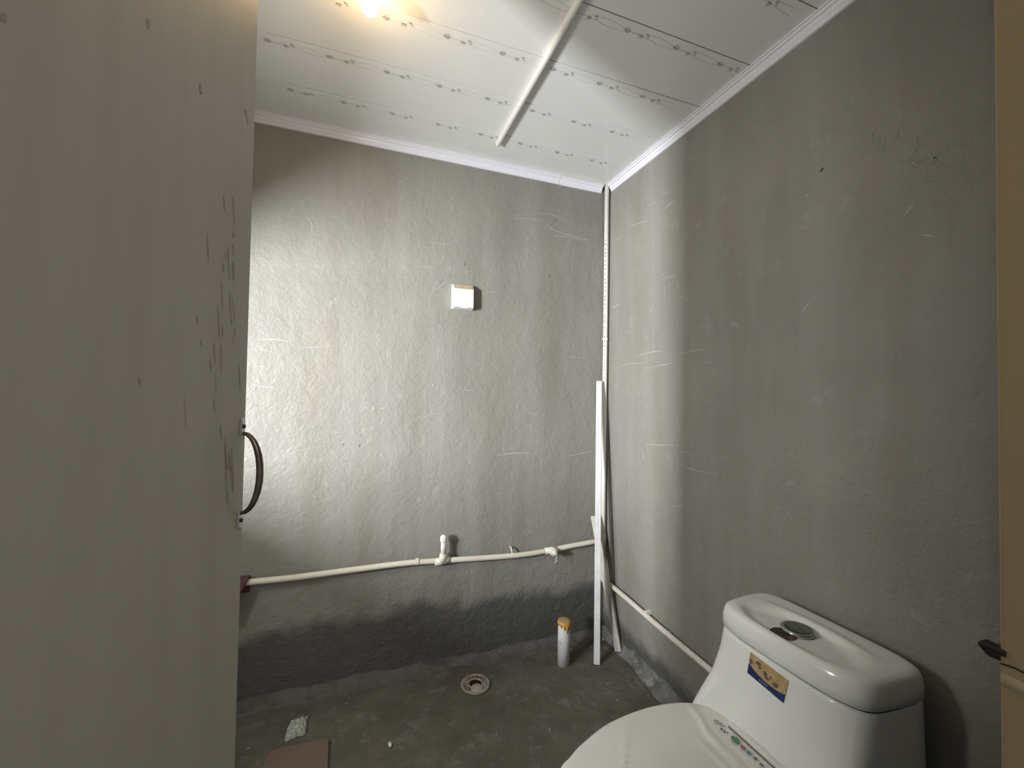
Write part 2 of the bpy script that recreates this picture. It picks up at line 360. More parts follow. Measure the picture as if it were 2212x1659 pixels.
# dark smears on the leaf
def on_leaf(x, y):
    d = Vector(ray(x, y)); o = DH+dn*0.0004-Vector((0, 0, CH)); t = o.dot(dn)/d.dot(dn); return Vector((0, 0, CH))+d*t
bm = nb(); r7 = random.Random(2)
sm = [(434, 192, 2.6, 13), (531, 243, 2.2, 8), (535, 258, 1.8, 8), (302, 824, 1.8, 9), (321, 52, 4, 12), (8, 38, 7, 10), (526, 585, 2.5, 22), (529, 540, 2, 14), (534, 508, 1.5, 8), (481, 715, 1.6, 14), (427, 690, 1.4, 10), (436, 740, 1.2, 9), (497, 1000, 3, 20), (503, 1040, 2.5, 26)]
for _ in range(26): sm.append((r7.gauss(495, 26), r7.uniform(420, 1120), r7.uniform(.5, 1.2), r7.uniform(8, 40)))
for cx, cy, a_, b_ in sm:
    if cx > 520 - (cy-500)*0.03+8 and cy > 300: cx = 505
    vs = []
    for i in range(12):
        t = 2*math.pi*i/12; rj = 1+0.5*nz(i*1.7, cx, cy); vs.append(bm.verts.new(on_leaf(cx+a_*rj*math.cos(t)+0.06*b_*math.sin(t), cy+b_*math.sin(t))))
    bm.faces.new(vs)
obj('dirt_smears', bm, 'door_smear', LEAF)['kind'] = 'stuff'
# D-shaped pull handle near the free edge
hz0, hz1 = 1.122, 0.998
bh = bpy.data.objects.new('door_handle', None)
hs = DL-0.012; 
bm = nb(); pts = []
for k in range(15):
    t = k/14; a = math.pi*t
    pts.append(dloc(hs, 0.003+0.0275*math.sin(a) if 0 < k < 14 else 0.003, 1.060+0.064*math.cos(a)))
rr = [0.0028+0.0026*math.sin(math.pi*k/14) for k in range(15)]
tube(bm, pts, rr, 14); hd = obj('door_handle', bm, 'handle', d1, smooth=True)
for zz, sgn in ((1.135, 1), (0.985, -1)):
    bm = nb(); box(bm, (hs-0.0065, 0, zz-0.013), (hs+0.0045, 0.004, zz+0.013), 0.0015)
    for v in bm.verts: v.co = dloc(v.co.x, v.co.y, v.co.z)
    pl = obj('mounting_plate', bm, 'steel', hd); pl['label'] = 'bright steel plate with a dark screw'
    bm = nb(); lathe(bm, (0, 0, 0), [(0.0035, 0), (0.0035, 0.0015), (0.002, 0.0025)], 12, 'y')
    for v in bm.verts: v.co = dloc(hs-0.001+v.co.x, 0.004+v.co.y, zz+v.co.z)
    obj('screw', bm, 'screw', hd)

# ------------------------------------------------------------------ scratches, pits on the plaster (thin relief joined as stuff)
def strokes(name, wall, plane, lst, m):
    bm = nb()
    for pts, wd in lst:
        q = [(on_y(x, y, YB-0.0006) if plane == 'b' else on_x(x, y, XR-0.0006)) for x, y in pts]
        q = smooth_path(q, 5) if len(q) > 2 else [q[0].lerp(q[1], k/5) for k in range(6)]
        n = len(q); prev = None
        for i, p in enumerate(q):
            t = (q[min(i+1, n-1)]-q[max(i-1, 0)]).normalized(); nn = Vector((0, -1, 0)) if plane == 'b' else Vector((-1, 0, 0))
            s = t.cross(nn); w_ = wd*(0.25+0.75*math.sin(math.pi*(i+0.3)/(n+0.6)))*random.uniform(0.5, 1.25)
            p = p+s*random.uniform(-0.4, 0.4)*wd
            cur = (bm.verts.new(p-s*w_), bm.verts.new(p+nn*0.0004), bm.verts.new(p+s*w_))
            if prev: bm.faces.new((prev[0], cur[0], cur[1], prev[1])); bm.faces.new((prev[1], cur[1], cur[2], prev[2]))
            prev = cur
    o = obj(name, bm, m, wall); o['kind'] = 'stuff'; return o
c3 = lambda L, w=0.0009: ([(520+x/2.765, 400+y/2.765) for x, y in L], w)
back = [c3([(50, 930), (180, 920), (300, 935)], .0014), c3([(50, 975), (170, 990)]), c3([(345, 975), (460, 965), (560, 955)]), c3([(325, 330), (325, 430)]),
 c3([(390, 180), (425, 230), (425, 280)], .0016), c3([(1120, 335), (1190, 350), (1250, 352)]), c3([(1590, 200), (1700, 200), (1790, 210)], .0014), c3([(1045, 480), (1160, 492)]),
 c3([(1470, 640), (1540, 640)], .0008), c3([(900, 1210), (960, 1270), (1010, 1360)]), c3([(1700, 1300), (1710, 1350), (1790, 1375)]), c3([(1050, 1395), (1180, 1360)]),
 c3([(1520, 1615), (1640, 1600), (1740, 1605)], .0016), c3([(1940, 1620), (2100, 1590)], .0016), c3([(1320, 1225), (1400, 1225)]), c3([(60, 1195), (200, 1210)], .0014),
 c3([(1090, 800), (1200, 850), (1230, 960)], .0007), c3([(860, 1330), (840, 1335)], .002), c3([(1145, 1190), (1150, 1200)], .003), c3([(345, 60), (340, 80)], .0014), c3([(60, 1080), (150, 1085)]),
 c3([(300, 740), (285, 690), (280, 650)]), c3([(1925, 1020), (2060, 1035)]), c3([(730, 950), (725, 980)]), c3([(280, 640), (270, 700)])]
dim = [c3([(1840, 520), (1845, 780)], .001), c3([(1840, 780), (1835, 1020), (1815, 1230), (1805, 1650)], .0012), c3([(1805, 1650), (1802, 2050)], .001), c3([(1790, 560), (1785, 760), (1800, 860)], .0007),
 c3([(1215, 20), (1230, 160), (1240, 420)], .0008), c3([(1200, 800), (1215, 1000), (1230, 1240)], .0007), c3([(1250, 560), (1150, 640), (1130, 690)], .003), c3([(1760, 190), (1840, 170), (2000, 240)], .0022),
 c3([(1800, 215), (1900, 280), (2080, 330)], .004), c3([(1850, 300), (2000, 320), (2120, 370)], .0025)]
rnd = random.Random(5)
for cx, cy, sx, sy, n, ang in ((1200, 490, 70, 25, 26, .25), (640, 720, 90, 160, 60, 0), (760, 820, 150, 150, 60, 0), (1000, 880, 200, 150, 46, .1), (1180, 900, 60, 120, 20, 1.3), (700, 950, 100, 60, 25, .2)):
    for _ in range(n):
        x = cx+rnd.gauss(0, sx); y = cy+rnd.gauss(0, sy)
        if x < 535 or x > 1290: continue
        a = ang+rnd.gauss(0, .9); l = rnd.uniform(2, 11)
        back.append(([(x, y), (x+l*math.cos(a), y+l*math.sin(a))], rnd.uniform(.0004, .0009)))
tag(strokes('scratch_marks', WB, 'b', back, 'scratch')); strokes('plaster_ridges', WB, 'b', dim, 'scratch_dim')
c4 = lambda L, w=0.0012: ([(1300+x/2.37, 400+y/2.37) for x, y in L], w)
right = [c4([(320, 120), (350, 95), (380, 75)], .002), c4([(130, 215), (190, 195), (250, 180)]), c4([(245, 550), (300, 490), (350, 470), (450, 438)]), c4([(375, 560), (440, 585)]), c4([(465, 305), (505, 255)]),
 c4([(515, 690), (560, 670)]), c4([(385, 865), (520, 838)]), c4([(160, 880), (250, 855), (340, 845)]), c4([(260, 930), (360, 910)], .0018), c4([(50, 950), (120, 918), (210, 912)]),
 c4([(1020, 655), (1065, 600)]), c4([(210, 1325), (300, 1330), (390, 1332)]), c4([(400, 1365), (440, 1372), (470, 1395)]), c4([(410, 1430), (450, 1450), (500, 1465), (590, 1480)]), c4([(350, 1645), (420, 1640)]),
 c4([(45, 300), (100, 265)]), c4([(50, 630), (90, 610)], .0025), c4([(255, 620), (250, 660)]), c4([(210, 1360), (212, 1410)]), c4([(1040, 60), (1060, 45)], .002), c4([(1620, 255), (1710, 260)], .0016)]
rdim = [c4([(555, 650), (600, 780), (615, 880), (590, 960), (540, 1020), (480, 1060), (400, 1050), (320, 1090)], .0014), c4([(1540, 160), (1600, 100)], .004)]
for cx, cy, sx, sy, n, ang in ((1430, 440, 20, 14, 34, -.7), (1380, 480, 25, 20, 18, -.6), (1440, 612, 16, 14, 34, -.5), (1400, 780, 30, 12, 16, -.1), (1395, 965, 20, 10, 16, .1), (2010, 360, 50, 40, 60, -.5), (1960, 320, 60, 60, 30, -.7), (1450, 700, 60, 200, 34, -.4)):
    for _ in range(n):
        x = cx+rnd.gauss(0, sx); y = cy+rnd.gauss(0, sy)
        if x < 1325 or x > 2120: continue
        a = ang+rnd.gauss(0, .5); l = rnd.uniform(4, 26)*rnd.random()+3
        (right if rnd.random() < .25 else rdim).append(([(x, y), (x+l*math.cos(a), y+l*math.sin(a))], rnd.uniform(.0003, .0013)))
strokes('scratch_marks', WR, 'r', right, 'scratch'); strokes('plaster_ridges', WR, 'r', rdim, 'scratch_dim')
strokes('pit_marks', WR, 'r', [([(1772, 372), (1778, 362)], .003), ([(2016, 344), (2020, 338)], .002)], 'pit')
strokes('pit_marks', WB, 'b', [([(1004, 568), (1005, 575)], .0018), ([(1186, 592), (1187, 600)], .0016), ([(743, 958), (740, 962)], .0018), ([(777, 960), (776, 966)], .0015), ([(900, 810), (899, 812)], .0015)], 'pit')

# ------------------------------------------------------------------ ceiling conduit and bulb
bm = nb(); tube(bm, [(0.533, YN+0.004, ZC-0.0105), (0.533, 1.686, ZC-0.0105)], 0.0105, 20)
tag(obj('ceiling_conduit', bm, 'conduit', smooth=False), 'straight white conduit pipe fixed along the ceiling across the panel joints', 'pipe')
lb = thing('light_bulb', 'glowing warm light bulb hanging from the ceiling near the door', 'light bulb', (0.004, 1.12, ZC))
bm = nb(); lathe(bm, (0.004, 1.12, ZC), [(0.022, 0), (0.022, -0.004), (0.014, -0.007), (0.014, -0.024), (0.0135, -0.026)], 24); obj('lamp_holder', bm, 'holder', lb, True)
bm = nb(); lathe(bm, (0.004, 1.12, ZC-0.026), [(0.0135, 0), (0.0145, -0.006), (0.0155, -0.010)], 24); obj('bulb_housing', bm, 'holder', lb, True)
bm = nb(); lathe(bm, (0.004, 1.12, ZC-0.058), [(0.0155, 0.022), (0.0205, 0.010), (0.0230, 0), (0.0235, -0.012), (0.0225, -0.026), (0.018, -0.040), (0.010, -0.049), (0.002, -0.052)], 24); obj('glass_globe', bm, 'bulb', lb, True)

# ------------------------------------------------------------------ switch box on the back wall
c0 = on_y(980, 620, YB-0.036); c1 = on_y(1024, 664, YB-0.036)
sb = thing('switch_box', 'small square white plastic switch box high on the back wall', 'switch box', ((c0.x+c1.x)/2, YB, c1.z))
xa, xb, zt, zb = c0.x, c1.x, c0.z-0.003, c1.z
zt = on_y(1000, 616, YB-0.010).z; ztf = on_y(1000, 624.5, YB-0.038).z; zb = on_y(1000, 669, YB-0.010).z; zbf = on_y(1000, 665, YB-0.038).z
bm = nb(); box(bm, (xa-0.002, YB-0.010, zb+0.001), (xb+0.001, YB+0.001, zt+0.0005), 0.002); obj('back_plate', bm, 'box', sb)
bm = nb()
v = [bm.verts.new(p) for p in ((xa, YB-0.010, zb), (xb, YB-0.010, zb), (xb, YB-0.010, zt), (xa, YB-0.010, zt), (xa+0.004, YB-0.038, zbf), (xb-0.002, YB-0.038, zbf), (xb-0.002, YB-0.038, ztf), (xa+0.004, YB-0.038, ztf))]
for q in ((4, 5, 6, 7), (0, 1, 5, 4), (1, 2, 6, 5), (2, 3, 7, 6), (3, 0, 4, 7), (0, 3, 2, 1)): bm.faces.new([v[i] for i in q])
bmesh.ops.recalc_face_normals(bm, faces=bm.faces); bmesh.ops.bevel(bm, geom=list(bm.edges), offset=0.0018, segments=2, affect='EDGES')
obj('cover', bm, 'box', sb)
def quad(name, pts, m, parent, th=0.0006, lab=None):
    bm = nb(); pts = [Vector(p) for p in pts]; n = (pts[1]-pts[0]).cross(pts[2]-pts[0]).normalized()
    a = [bm.verts.new(p) for p in pts]; b = [bm.verts.new(p+n*th) for p in pts]; k = len(pts)
    bm.faces.new(a[::-1]); bm.faces.new(b)
    for i in range(k): bm.faces.new((a[i], a[(i+1) % k], b[(i+1) % k], b[i]))
    o = obj(name, bm, m, parent)
    if lab: o['label'] = lab
    return o
quad('dust_layer', [(xa+0.002, YB-0.012, zt+0.0005), (xa+0.0055, YB-0.0365, ztf+0.0018), (xb-0.004, YB-0.0365, ztf+0.0018), (xb-0.001, YB-0.012, zt+0.0005)], 'box_dust', sb, 0.0008, 'tan dust on the top edge')
for f0, f1 in ((0.06, 0.34), (0.66, 0.94)):
    quad('hinge_gap', [(xa+(xb-xa)*f0, YB-0.0382, zbf), (xa+(xb-xa)*f1, YB-0.0382, zbf), (xa+(xb-xa)*f1, YB-0.0382, zbf+0.004), (xa+(xb-xa)*f0, YB-0.0382, zbf+0.004)], 'box_gap', sb, 0.0008)

# ------------------------------------------------------------------ water pipes
PY = YB-0.032
def pp(x, y): return on_y(x, y, PY)
wp = thing('water_pipe', 'white plastic water pipe bending along the back wall and rising in the corner', 'pipe', (1.15, 1.83, 0.25))
P_ = [pp(500, 1262), pp(535, 1258), pp(640, 1247), pp(760, 1231), pp(880, 1216), pp(955, 1211), pp(1060, 1204), pp(1130, 1198), pp(1190, 1188), pp(1240, 1178), pp(1290, 1169), pp(1305, 1167)]
bm = nb(); tube(bm, smooth_path(P_, 5), 0.0118, 16); obj('horizontal_run', bm, 'pipe', wp, True)
RX, RY = 1.166, 1.835
zr0 = on_x(1330, 1272, XR-0.02).z
bm = nb(); tube(bm, [(RX, RY, ZC-0.004), (RX+0.001, RY, 1.6), (RX-0.001, RY, 1.0), (RX+0.002, RY, zr0+0.01)], 0.0112, 18)
rs_ = obj('riser', bm, 'riser', wp, True); rs_['label'] = 'vertical white pipe standing in the room corner'
# faint printed line down the riser (illegible from here, so only short dashes)
bm = nb(); z = 1.98
r3 = random.Random(3)
dirv = (Vector((0, 0, 0))-Vector((RX, RY, 0))).normalized(); side = Vector((dirv.y, -dirv.x, 0))
while z > 1.26:
    h_ = r3.uniform(0.004, 0.012)
    for k in range(2):
        c = Vector((RX, RY, z))+ (dirv*math.cos(0.25+0.12*k)+side*math.sin(0.25+0.12*k))*0.0126
        w_ = side*0.0007
        vs = [bm.verts.new(q) for q in (c-w_, c+w_, c+w_-Vector((0, 0, h_*r3.uniform(.5, 1))), c-w_-Vector((0, 0, h_)))]; bm.faces.new(vs)
    z -= h_+r3.uniform(0.003, 0.02)
tag(obj('printed_line', bm, 'ink', rs_), kind='stuff')
# elbow and side run on the right wall
bm = nb(); tube(bm, [(RX+0.002, RY, zr0+0.03), (RX+0.002, RY, zr0+0.004), (RX+0.002, RY-0.010, zr0), (RX+0.002, RY-0.03, zr0)], 0.0150, 16); obj('elbow', bm, 'pipe', wp, True)
a = on_x(1340, 1281, XR-0.022); b = on_x(1515, 1431, XR-0.022); dv = (b-a)
bm = nb(); tube(bm, smooth_path([(RX+0.002, RY-0.01, zr0), a, a+dv*0.5+Vector((0, 0, -0.002)), b, (XR-0.022, 0.93, b.z-0.004)], 5), 0.0112, 16); sr = obj('side_run', bm, 'pipe', wp, True)
sr['label'] = 'low pipe running along the right wall to the toilet'
zt_ = pp(1305, 1167).z
bm = nb(); tube(bm, [(RX, RY, zt_+0.032), (RX, RY, zt_-0.032)], 0.0152, 16); tube(bm, [(RX, RY, zt_), (RX-0.034, RY-0.003, zt_)], 0.0152, 16); obj('corner_tee', bm, 'pipe', wp, True)
# tee + capped stub
T = pp(955, 1211)
bm = nb(); tube(bm, [T+Vector((-0.033, 0, -0.002)), T+Vector((0.033, 0, 0.001))], 0.0150, 18); tube(bm, [T, T+Vector((0, -0.010, 0.012)), T+Vector((0.001, -0.012, 0.034))], 0.0150, 18); obj('tee_fitting', bm, 'pipe', wp, True)
bm = nb(); tube(bm, [T+Vector((0.001, -0.012, 0.03)), T+Vector((0.002, -0.012, 0.092))], 0.0105, 18); st = obj('stub', bm, 'riser', wp, True)
bm = nb(); lathe(bm, T+Vector((0.002, -0.012, 0.085)), [(0.0135, 0), (0.0148, 0.003), (0.0148, 0.018), (0.013, 0.024), (0.008, 0.0285), (0.002, 0.030)], 20); obj('end_cap', bm, 'riser', st, True)
# outlet with threaded plug
T2 = pp(1191, 1188)
bm = nb(); tube(bm, [T2+Vector((-0.033, 0, -0.002)), T2+Vector((0.025, 0, 0.002))], 0.0150, 18)
lathe(bm, T2, [(0.017, 0), (0.019, -0.006), (0.019, -0.030), (0.017, -0.032)], 22, 'y'); of_ = obj('outlet_fitting', bm, 'pipe', wp, True)
bm = nb(); lathe(bm, T2+Vector((0, -0.030, 0)), [(0.0125, 0), (0.0125, -0.008), (0.011, -0.010), (0.0085, -0.010), (0.0085, -0.018), (0.006, -0.020)], 18, 'y'); obj('plug', bm, 'pipe', of_, True)
bm = nb(); q = T2+Vector((0.001, -0.046, -0.006)); tube(bm, smooth_path([q, q+Vector((0.004, -0.001, -0.012)), q+Vector((0.000, 0, -0.02)), q+Vector((0.003, 0, -0.028)), q+Vector((-0.004, 0, -0.036))], 4), 0.0012, 6); obj('thread_tape', bm, 'tape', of_)
# wall clips
def clip(name, c, ax):
    bm = nb(); c = Vector(c); ax = Vector(ax).normalized()
    n = Vector((0, -1, 0)) if abs(ax.x) > .5 or abs(ax.z) > .5 and c.x < 1.1 else Vector((-1, 0, 0))
    s = ax.cross(n)
    for k in range(12):
        a0 = -0.6+k*4.3/12; a1 = a0+4.3/12; A = []
        for r in (0.0125, 0.0145):
            for a in (a0, a1):
                for h in (-0.006, 0.006): A.append(c+(s*math.cos(a)+n*math.sin(a))*r+ax*h)
        vs = [bm.verts.new(p) for p in A]
        for f_ in ((0, 1, 3, 2), (4, 6, 7, 5), (0, 4, 5, 1), (2, 3, 7, 6), (0, 2, 6, 4), (1, 5, 7, 3)): bm.faces.new([vs[i] for i in f_])
    return obj('pipe_clip', bm, name, wp)
clip('pipe', pp(901, 1213), (1, 0, 0))
clip('riser', (RX, RY, on_y(1310, 733, RY).z), (0, 0, 1))
# empty clip standing proud above the pipe
q = on_y(1103, 1189, YB-0.012); bm = nb()
tube(bm, smooth_path([(q.x+0.002, YB, q.z+0.012), (q.x, YB-0.018, q.z+0.016), (q.x-0.002, YB-0.030, q.z+0.008), (q.x+0.002, YB-0.030, q.z-0.006), (q.x+0.010, YB-0.026, q.z-0.012)], 4), 0.0035, 8)
ec = obj('open_clip', bm, 'pipe'); tag(ec, 'empty hooked plastic pipe clip sticking out above the back wall pipe', 'clip')
# clip of the side run
q = on_x(1402, 1324, XR-0.010); bm = nb(); box(bm, (XR-0.03, q.y-0.006, q.z-0.006), (XR, q.y+0.006, q.z+0.012), 0.002); obj('pipe_clip', bm, 'pipe', wp)
# union sleeve on the side run
q = a+dv*0.66; bm = nb(); tube(bm, [q-dv.normalized()*0.004, q+dv.normalized()*0.004], 0.0118, 16); obj('coupling', bm, 'pipe', wp, True)

# ------------------------------------------------------------------ purple cloth over the left end of the pipe
bm = nb(); q0 = on_y(536, 1253, PY-0.016); xz = (q0.x, q0.z)
def fc(u, v):
    x = q0.x-0.16*u-0.055*v*(1-u)*1.0
    z = q0.z+0.002-0.125*v-0.008*math.sin(u*9)*v
    return Vector((x, PY-0.0165-0.006*math.sin(u*14+1)*v-0.004*v, z))
grid(bm, 24, 10, fc)
def fc2(u, v): return Vector((q0.x-0.16*u, PY-0.0165+0.033*v, q0.z+0.002+0.003*math.sin(v*math.pi)))
grid(bm, 24, 6, fc2)
def fc3(u, v): return Vector((q0.x-0.16*u, PY+0.0165+0.001*math.sin(u*11), q0.z+0.002-0.06*v))
grid(bm, 24, 6, fc3)
bmesh.ops.remove_doubles(bm, verts=bm.verts, dist=0.0005)
pc = obj('draped_cloth', bm, 'purple', smooth=True); tag(pc, 'small purple cloth draped over the pipe end beside the door edge', 'cloth')
so = pc.modifiers.new('thick', 'SOLIDIFY'); so.thickness = 0.003; so.offset = 1

# ------------------------------------------------------------------ capped floor pipe
sp = on_z(1217, 1433, 0)
cp = thing('drain_stub', 'short upright white drain pipe stub capped with orange tape on the floor', 'pipe', sp)
rr_ = 0.0265; hh_ = 0.238
top = on_y(1217, 1340, sp.y).z
bm = nb(); lathe(bm, (sp.x, sp.y, -0.01), [(rr_, 0), (rr_, top+0.008), (rr_-0.003, top+0.01)], 28); obj('pipe_body', bm, 'stub', cp, True)
bm = nb(); seg = 36; R0 = []; R1 = []
r4 = random.Random(8)
for k in range(seg):
    a_ = 2*math.pi*k/seg; dx, dy = math.cos(a_), math.sin(a_)
    toward = max(0, dx*0.35-dy*0.9)
    lo = top-0.012-0.022*max(0, nz(k*0.8, 2.2)+0.35)-0.022*toward**3
    R0.append(bm.verts.new((sp.x+dx*(rr_+0.0012), sp.y+dy*(rr_+0.0012), lo))); R1.append(bm.verts.new((sp.x+dx*(rr_+0.0016), sp.y+dy*(rr_+0.0016), top+0.001)))
for k in range(seg): bm.faces.new((R0[k], R0[(k+1) % seg], R1[(k+1) % seg], R1[k]))
o_ = obj('orange_tape', bm, 'orange', cp, True); o_['label'] = 'torn orange tape around the pipe top'
m_ = o_.modifiers.new('t', 'SOLIDIFY'); m_.thickness = 0.001
bm = nb(); lathe(bm, (sp.x, sp.y, top), [(rr_+0.001, 0), (rr_, 0.003), (rr_*0.6, 0.0045), (0.002, 0.004)], 28)
for v_ in bm.verts: v_.co.z += 0.0012*nz(v_.co.x*120, v_.co.y*120)
obj('tape_top', bm, 'orange_top', cp, True)

# ------------------------------------------------------------------ floor drain
dc = on_z(1027, 1477, 0.004)
fd = thing('floor_drain', 'round rusty floor drain with a slotted rim and loose centre cap', 'drain', dc)
k_ = 0.060
bm = nb(); lathe(bm, (dc.x, dc.y, 0.0), [(k_, 0.0), (k_, 0.006), (k_-0.003, 0.009), (k_-0.010, 0.009), (k_-0.012, 0.004)], 40, cap=False); obj('rim', bm, 'drain', fd, True)
bm = nb(); lathe(bm, (dc.x, dc.y, 0.001), [(k_-0.006, 0), (k_-0.006, 0.0005)], 40); obj('dark_well', bm, 'hole_dark', fd)
for k in range(22):
    a_ = 2*math.pi*k/22; bm = nb(); box(bm, (0.027, -0.0028, 0.003), (k_-0.009, 0.0028, 0.0075), 0.0008)
    for v_ in bm.verts:
        x_, y_ = v_.co.x, v_.co.y; v_.co.x = dc.x+x_*math.cos(a_)-y_*math.sin(a_); v_.co.y = dc.y+x_*math.sin(a_)+y_*math.cos(a_)
    obj('grate_bar', bm, 'drain', fd)
bm = nb(); lathe(bm, (dc.x, dc.y, 0.002), [(0.030, 0), (0.030, 0.006), (0.026, 0.0065), (0.025, 0.002)], 32, cap=False); obj('inner_ring', bm, 'drain', fd, True)
cc = on_z(1030, 1485, 0.012)
bm = nb(); lathe(bm, (cc.x, cc.y, 0.005), [(0.022, 0), (0.0235, 0.002), (0.0235, 0.005), (0.021, 0.007), (0.002, 0.0075)], 28)
bmesh.ops.rotate(bm, verts=bm.verts, cent=Vector((cc.x, cc.y, 0.005)), matrix=Matrix.Rotation(0.12, 3, 'X')); obj('centre_cap', bm, 'drain_cap', fd, True)['label'] = 'pale round cap lying askew on the drain'

# ------------------------------------------------------------------ leaning strips in the corner
def beam(bm, p0, p1, n, w, t, groove=False):
    """rectangular section; n = normal of the wide face, face through p0-p1 centre line"""
    p0 = Vector(p0); p1 = Vector(p1); ax = (p1-p0).normalized(); n = (Vector(n)-ax*Vector(n).dot(ax)).normalized(); s = ax.cross(n)
    if groove: sec = [(-w/2, 0), (-w*0.12, 0), (-w*0.10, -0.0015), (-w*0.04, -0.0015), (-w*0.02, 0), (w/2, 0), (w/2, -t), (-w/2, -t)]
    else: sec = [(-w/2+0.001, 0), (w/2-0.001, 0), (w/2, -0.001), (w/2, -t), (-w/2, -t), (-w/2, -0.001)]
    R_ = [[bm.verts.new(p+s*a+n*b) for a, b in sec] for p in (p0, p1)]; k = len(sec)
    for i in range(k): bm.faces.new((R_[0][i], R_[0][(i+1) % k], R_[1][(i+1) % k], R_[1][i]))
    bm.faces.new(R_[0]); bm.faces.new(R_[1])
b0 = on_z(1289.5, 1437, 0.0); t0 = on_y(1294.5, 823, YB-0.042)
bm = nb(); beam(bm, (b0.x, b0.y, 0.002), t0, (-0.42, -0.9, 0), 0.0262, 0.015)
s1 = obj('trunking_strip', bm, 'trunk'); tag(s1, 'tall straight white plastic trunking strip leaning upright in the corner', 'strip')
bm = nb(); ax_ = (t0-b0).normalized(); r5 = random.Random(11); nn_ = Vector((-0.42, -0.9, 0)).normalized(); ss_ = ax_.cross(nn_)
for k in range(46):
    q = b0.lerp(t0, 0.42+0.55*(k/46)+r5.uniform(-.006, .006))+ss_*r5.uniform(-0.004, 0.002)+nn_*0.0009; w_ = r5.uniform(0.0005, 0.0016)
    bm.faces.new([bm.verts.new(q+ss_*w_*math.cos(i*math.pi/3)+ax_*w_*1.2*math.sin(i*math.pi/3)) for i in range(6)])
o_ = obj('grey_specks', bm, 'scratch_dim', s1); o_['kind'] = 'stuff'
b2 = on_z(1335, 1409, 0.0); t2 = on_y(1282, 1115, YB-0.046)
ax2 = (t2-Vector((b2.x, b2.y, 0)))
bm = nb(); beam(bm, Vector((b2.x, b2.y, 0.003)), t2, (-0.75, -0.62, 0), 0.030, 0.020, True)
s2 = obj('short_strip', bm, 'strip'); tag(s2, 'shorter dusty grooved strip leaning diagonally behind the tall white strip', 'strip')

# ------------------------------------------------------------------ floor litter
wq = on_z(640, 1575, 0.004)
bm = nb()
def fw_(u, v):
    x = (u-.5)*0.066; y = (v-.5)*0.088; sh = 1-0.28*abs(v-.3)*(u < .5)
    zz = 0.006+0.012*(1-abs(2*u-1)**4)*(1-abs(2*v-1)**4)*(0.6+0.9*abs(nz(u*4+v*3, v*5-u*2, 1)))+0.006*nz(u*9, v*9, 4)
    x += 0.006*nz(v*5, 7); y += 0.012*nz(u*4, 9)+u*0.012
    if u in (0, 1) or v in (0, 1): zz = 0.001
    return Vector((wq.x+x*sh, wq.y+y, zz))
grid(bm, 26, 26, fw_); tag(obj('crumpled_film', bm, 'foil', smooth=False), 'crumpled scrap of clear plastic film lying on the floor by the door', 'litter')
q = on_z(842, 1609, 0.004); bm = nb(); bmesh.ops.create_icosphere(bm, subdivisions=2, radius=0.0085)
for v_ in bm.verts: v_.co = Vector((v_.co.x*0.75, v_.co.y*1.2, v_.co.z*0.7))*(1+0.35*nz(v_.co.x*90, v_.co.y*90, v_.co.z*90))+Vector((q.x, q.y, 0.005))
tag(obj('white_chip', bm, 'chip'), 'tiny white chip alone on the floor left of the toilet', 'litter')
q = on_z(1303, 1382, 0.004); bm = nb(); bmesh.ops.create_icosphere(bm, subdivisions=1, radius=0.004)
for v_ in bm.verts: v_.co = v_.co*(1+0.4*nz(v_.co.x*200, v_.co.y*200))+Vector((q.x, q.y, 0.004))
tag(obj('white_crumb', bm, 'chip'), 'very small white crumb on the floor between the two leaning strips', 'litter')
TL = [on_z(x, y, 0.012) for x, y in ((709, 1594), (640, 1608), (600, 1616), (583, 1624), (572, 1640), (567, 1659), (566, 1690), (640, 1720), (707, 1700))]
for p in TL[6:]: pass
bm = nb(); tp = [bm.verts.new(p) for p in TL]; bt = [bm.verts.new(Vector((p.x, p.y, 0.0))) for p in TL]; n = len(TL)
bm.faces.new(tp); bm.faces.new(bt[::-1])
for i in range(n): bm.faces.new((tp[i], bt[i], bt[(i+1) % n], tp[(i+1) % n]))
tag(obj('loose_tile', bm, 'tile'), 'flat brown tile with a rounded corner lying on the floor', 'tile')
# cement crumbs and flat splashes stuck to the floor, joined
bm = nb(); r6 = random.Random(4)
for k in range(260):
    x = r6.uniform(-0.5, 1.1); y = r6.uniform(0.95, 1.8); s = r6.choice((0.002, 0.003, 0.004, 0.006))*r6.uniform(.7, 1.2)
    a_ = r6.uniform(0, 6.28); z0 = 0.004*nz(x*4, y*4)+0.002*nz(x*15, y*15, 3)-0.002
    vs = [bm.verts.new((x+s*math.cos(a_+i*1.2566)*r6.uniform(.6, 1.3), y+s*math.sin(a_+i*1.2566)*r6.uniform(.6, 1.3), z0)) for i in range(5)]
    tpv = bm.verts.new((x, y, z0+s*0.7))
    for i in range(5): bm.faces.new((vs[i], vs[(i+1) % 5], tpv))
o_ = obj('cement_crumbs', bm, 'mortar', f); o_['kind'] = 'stuff'

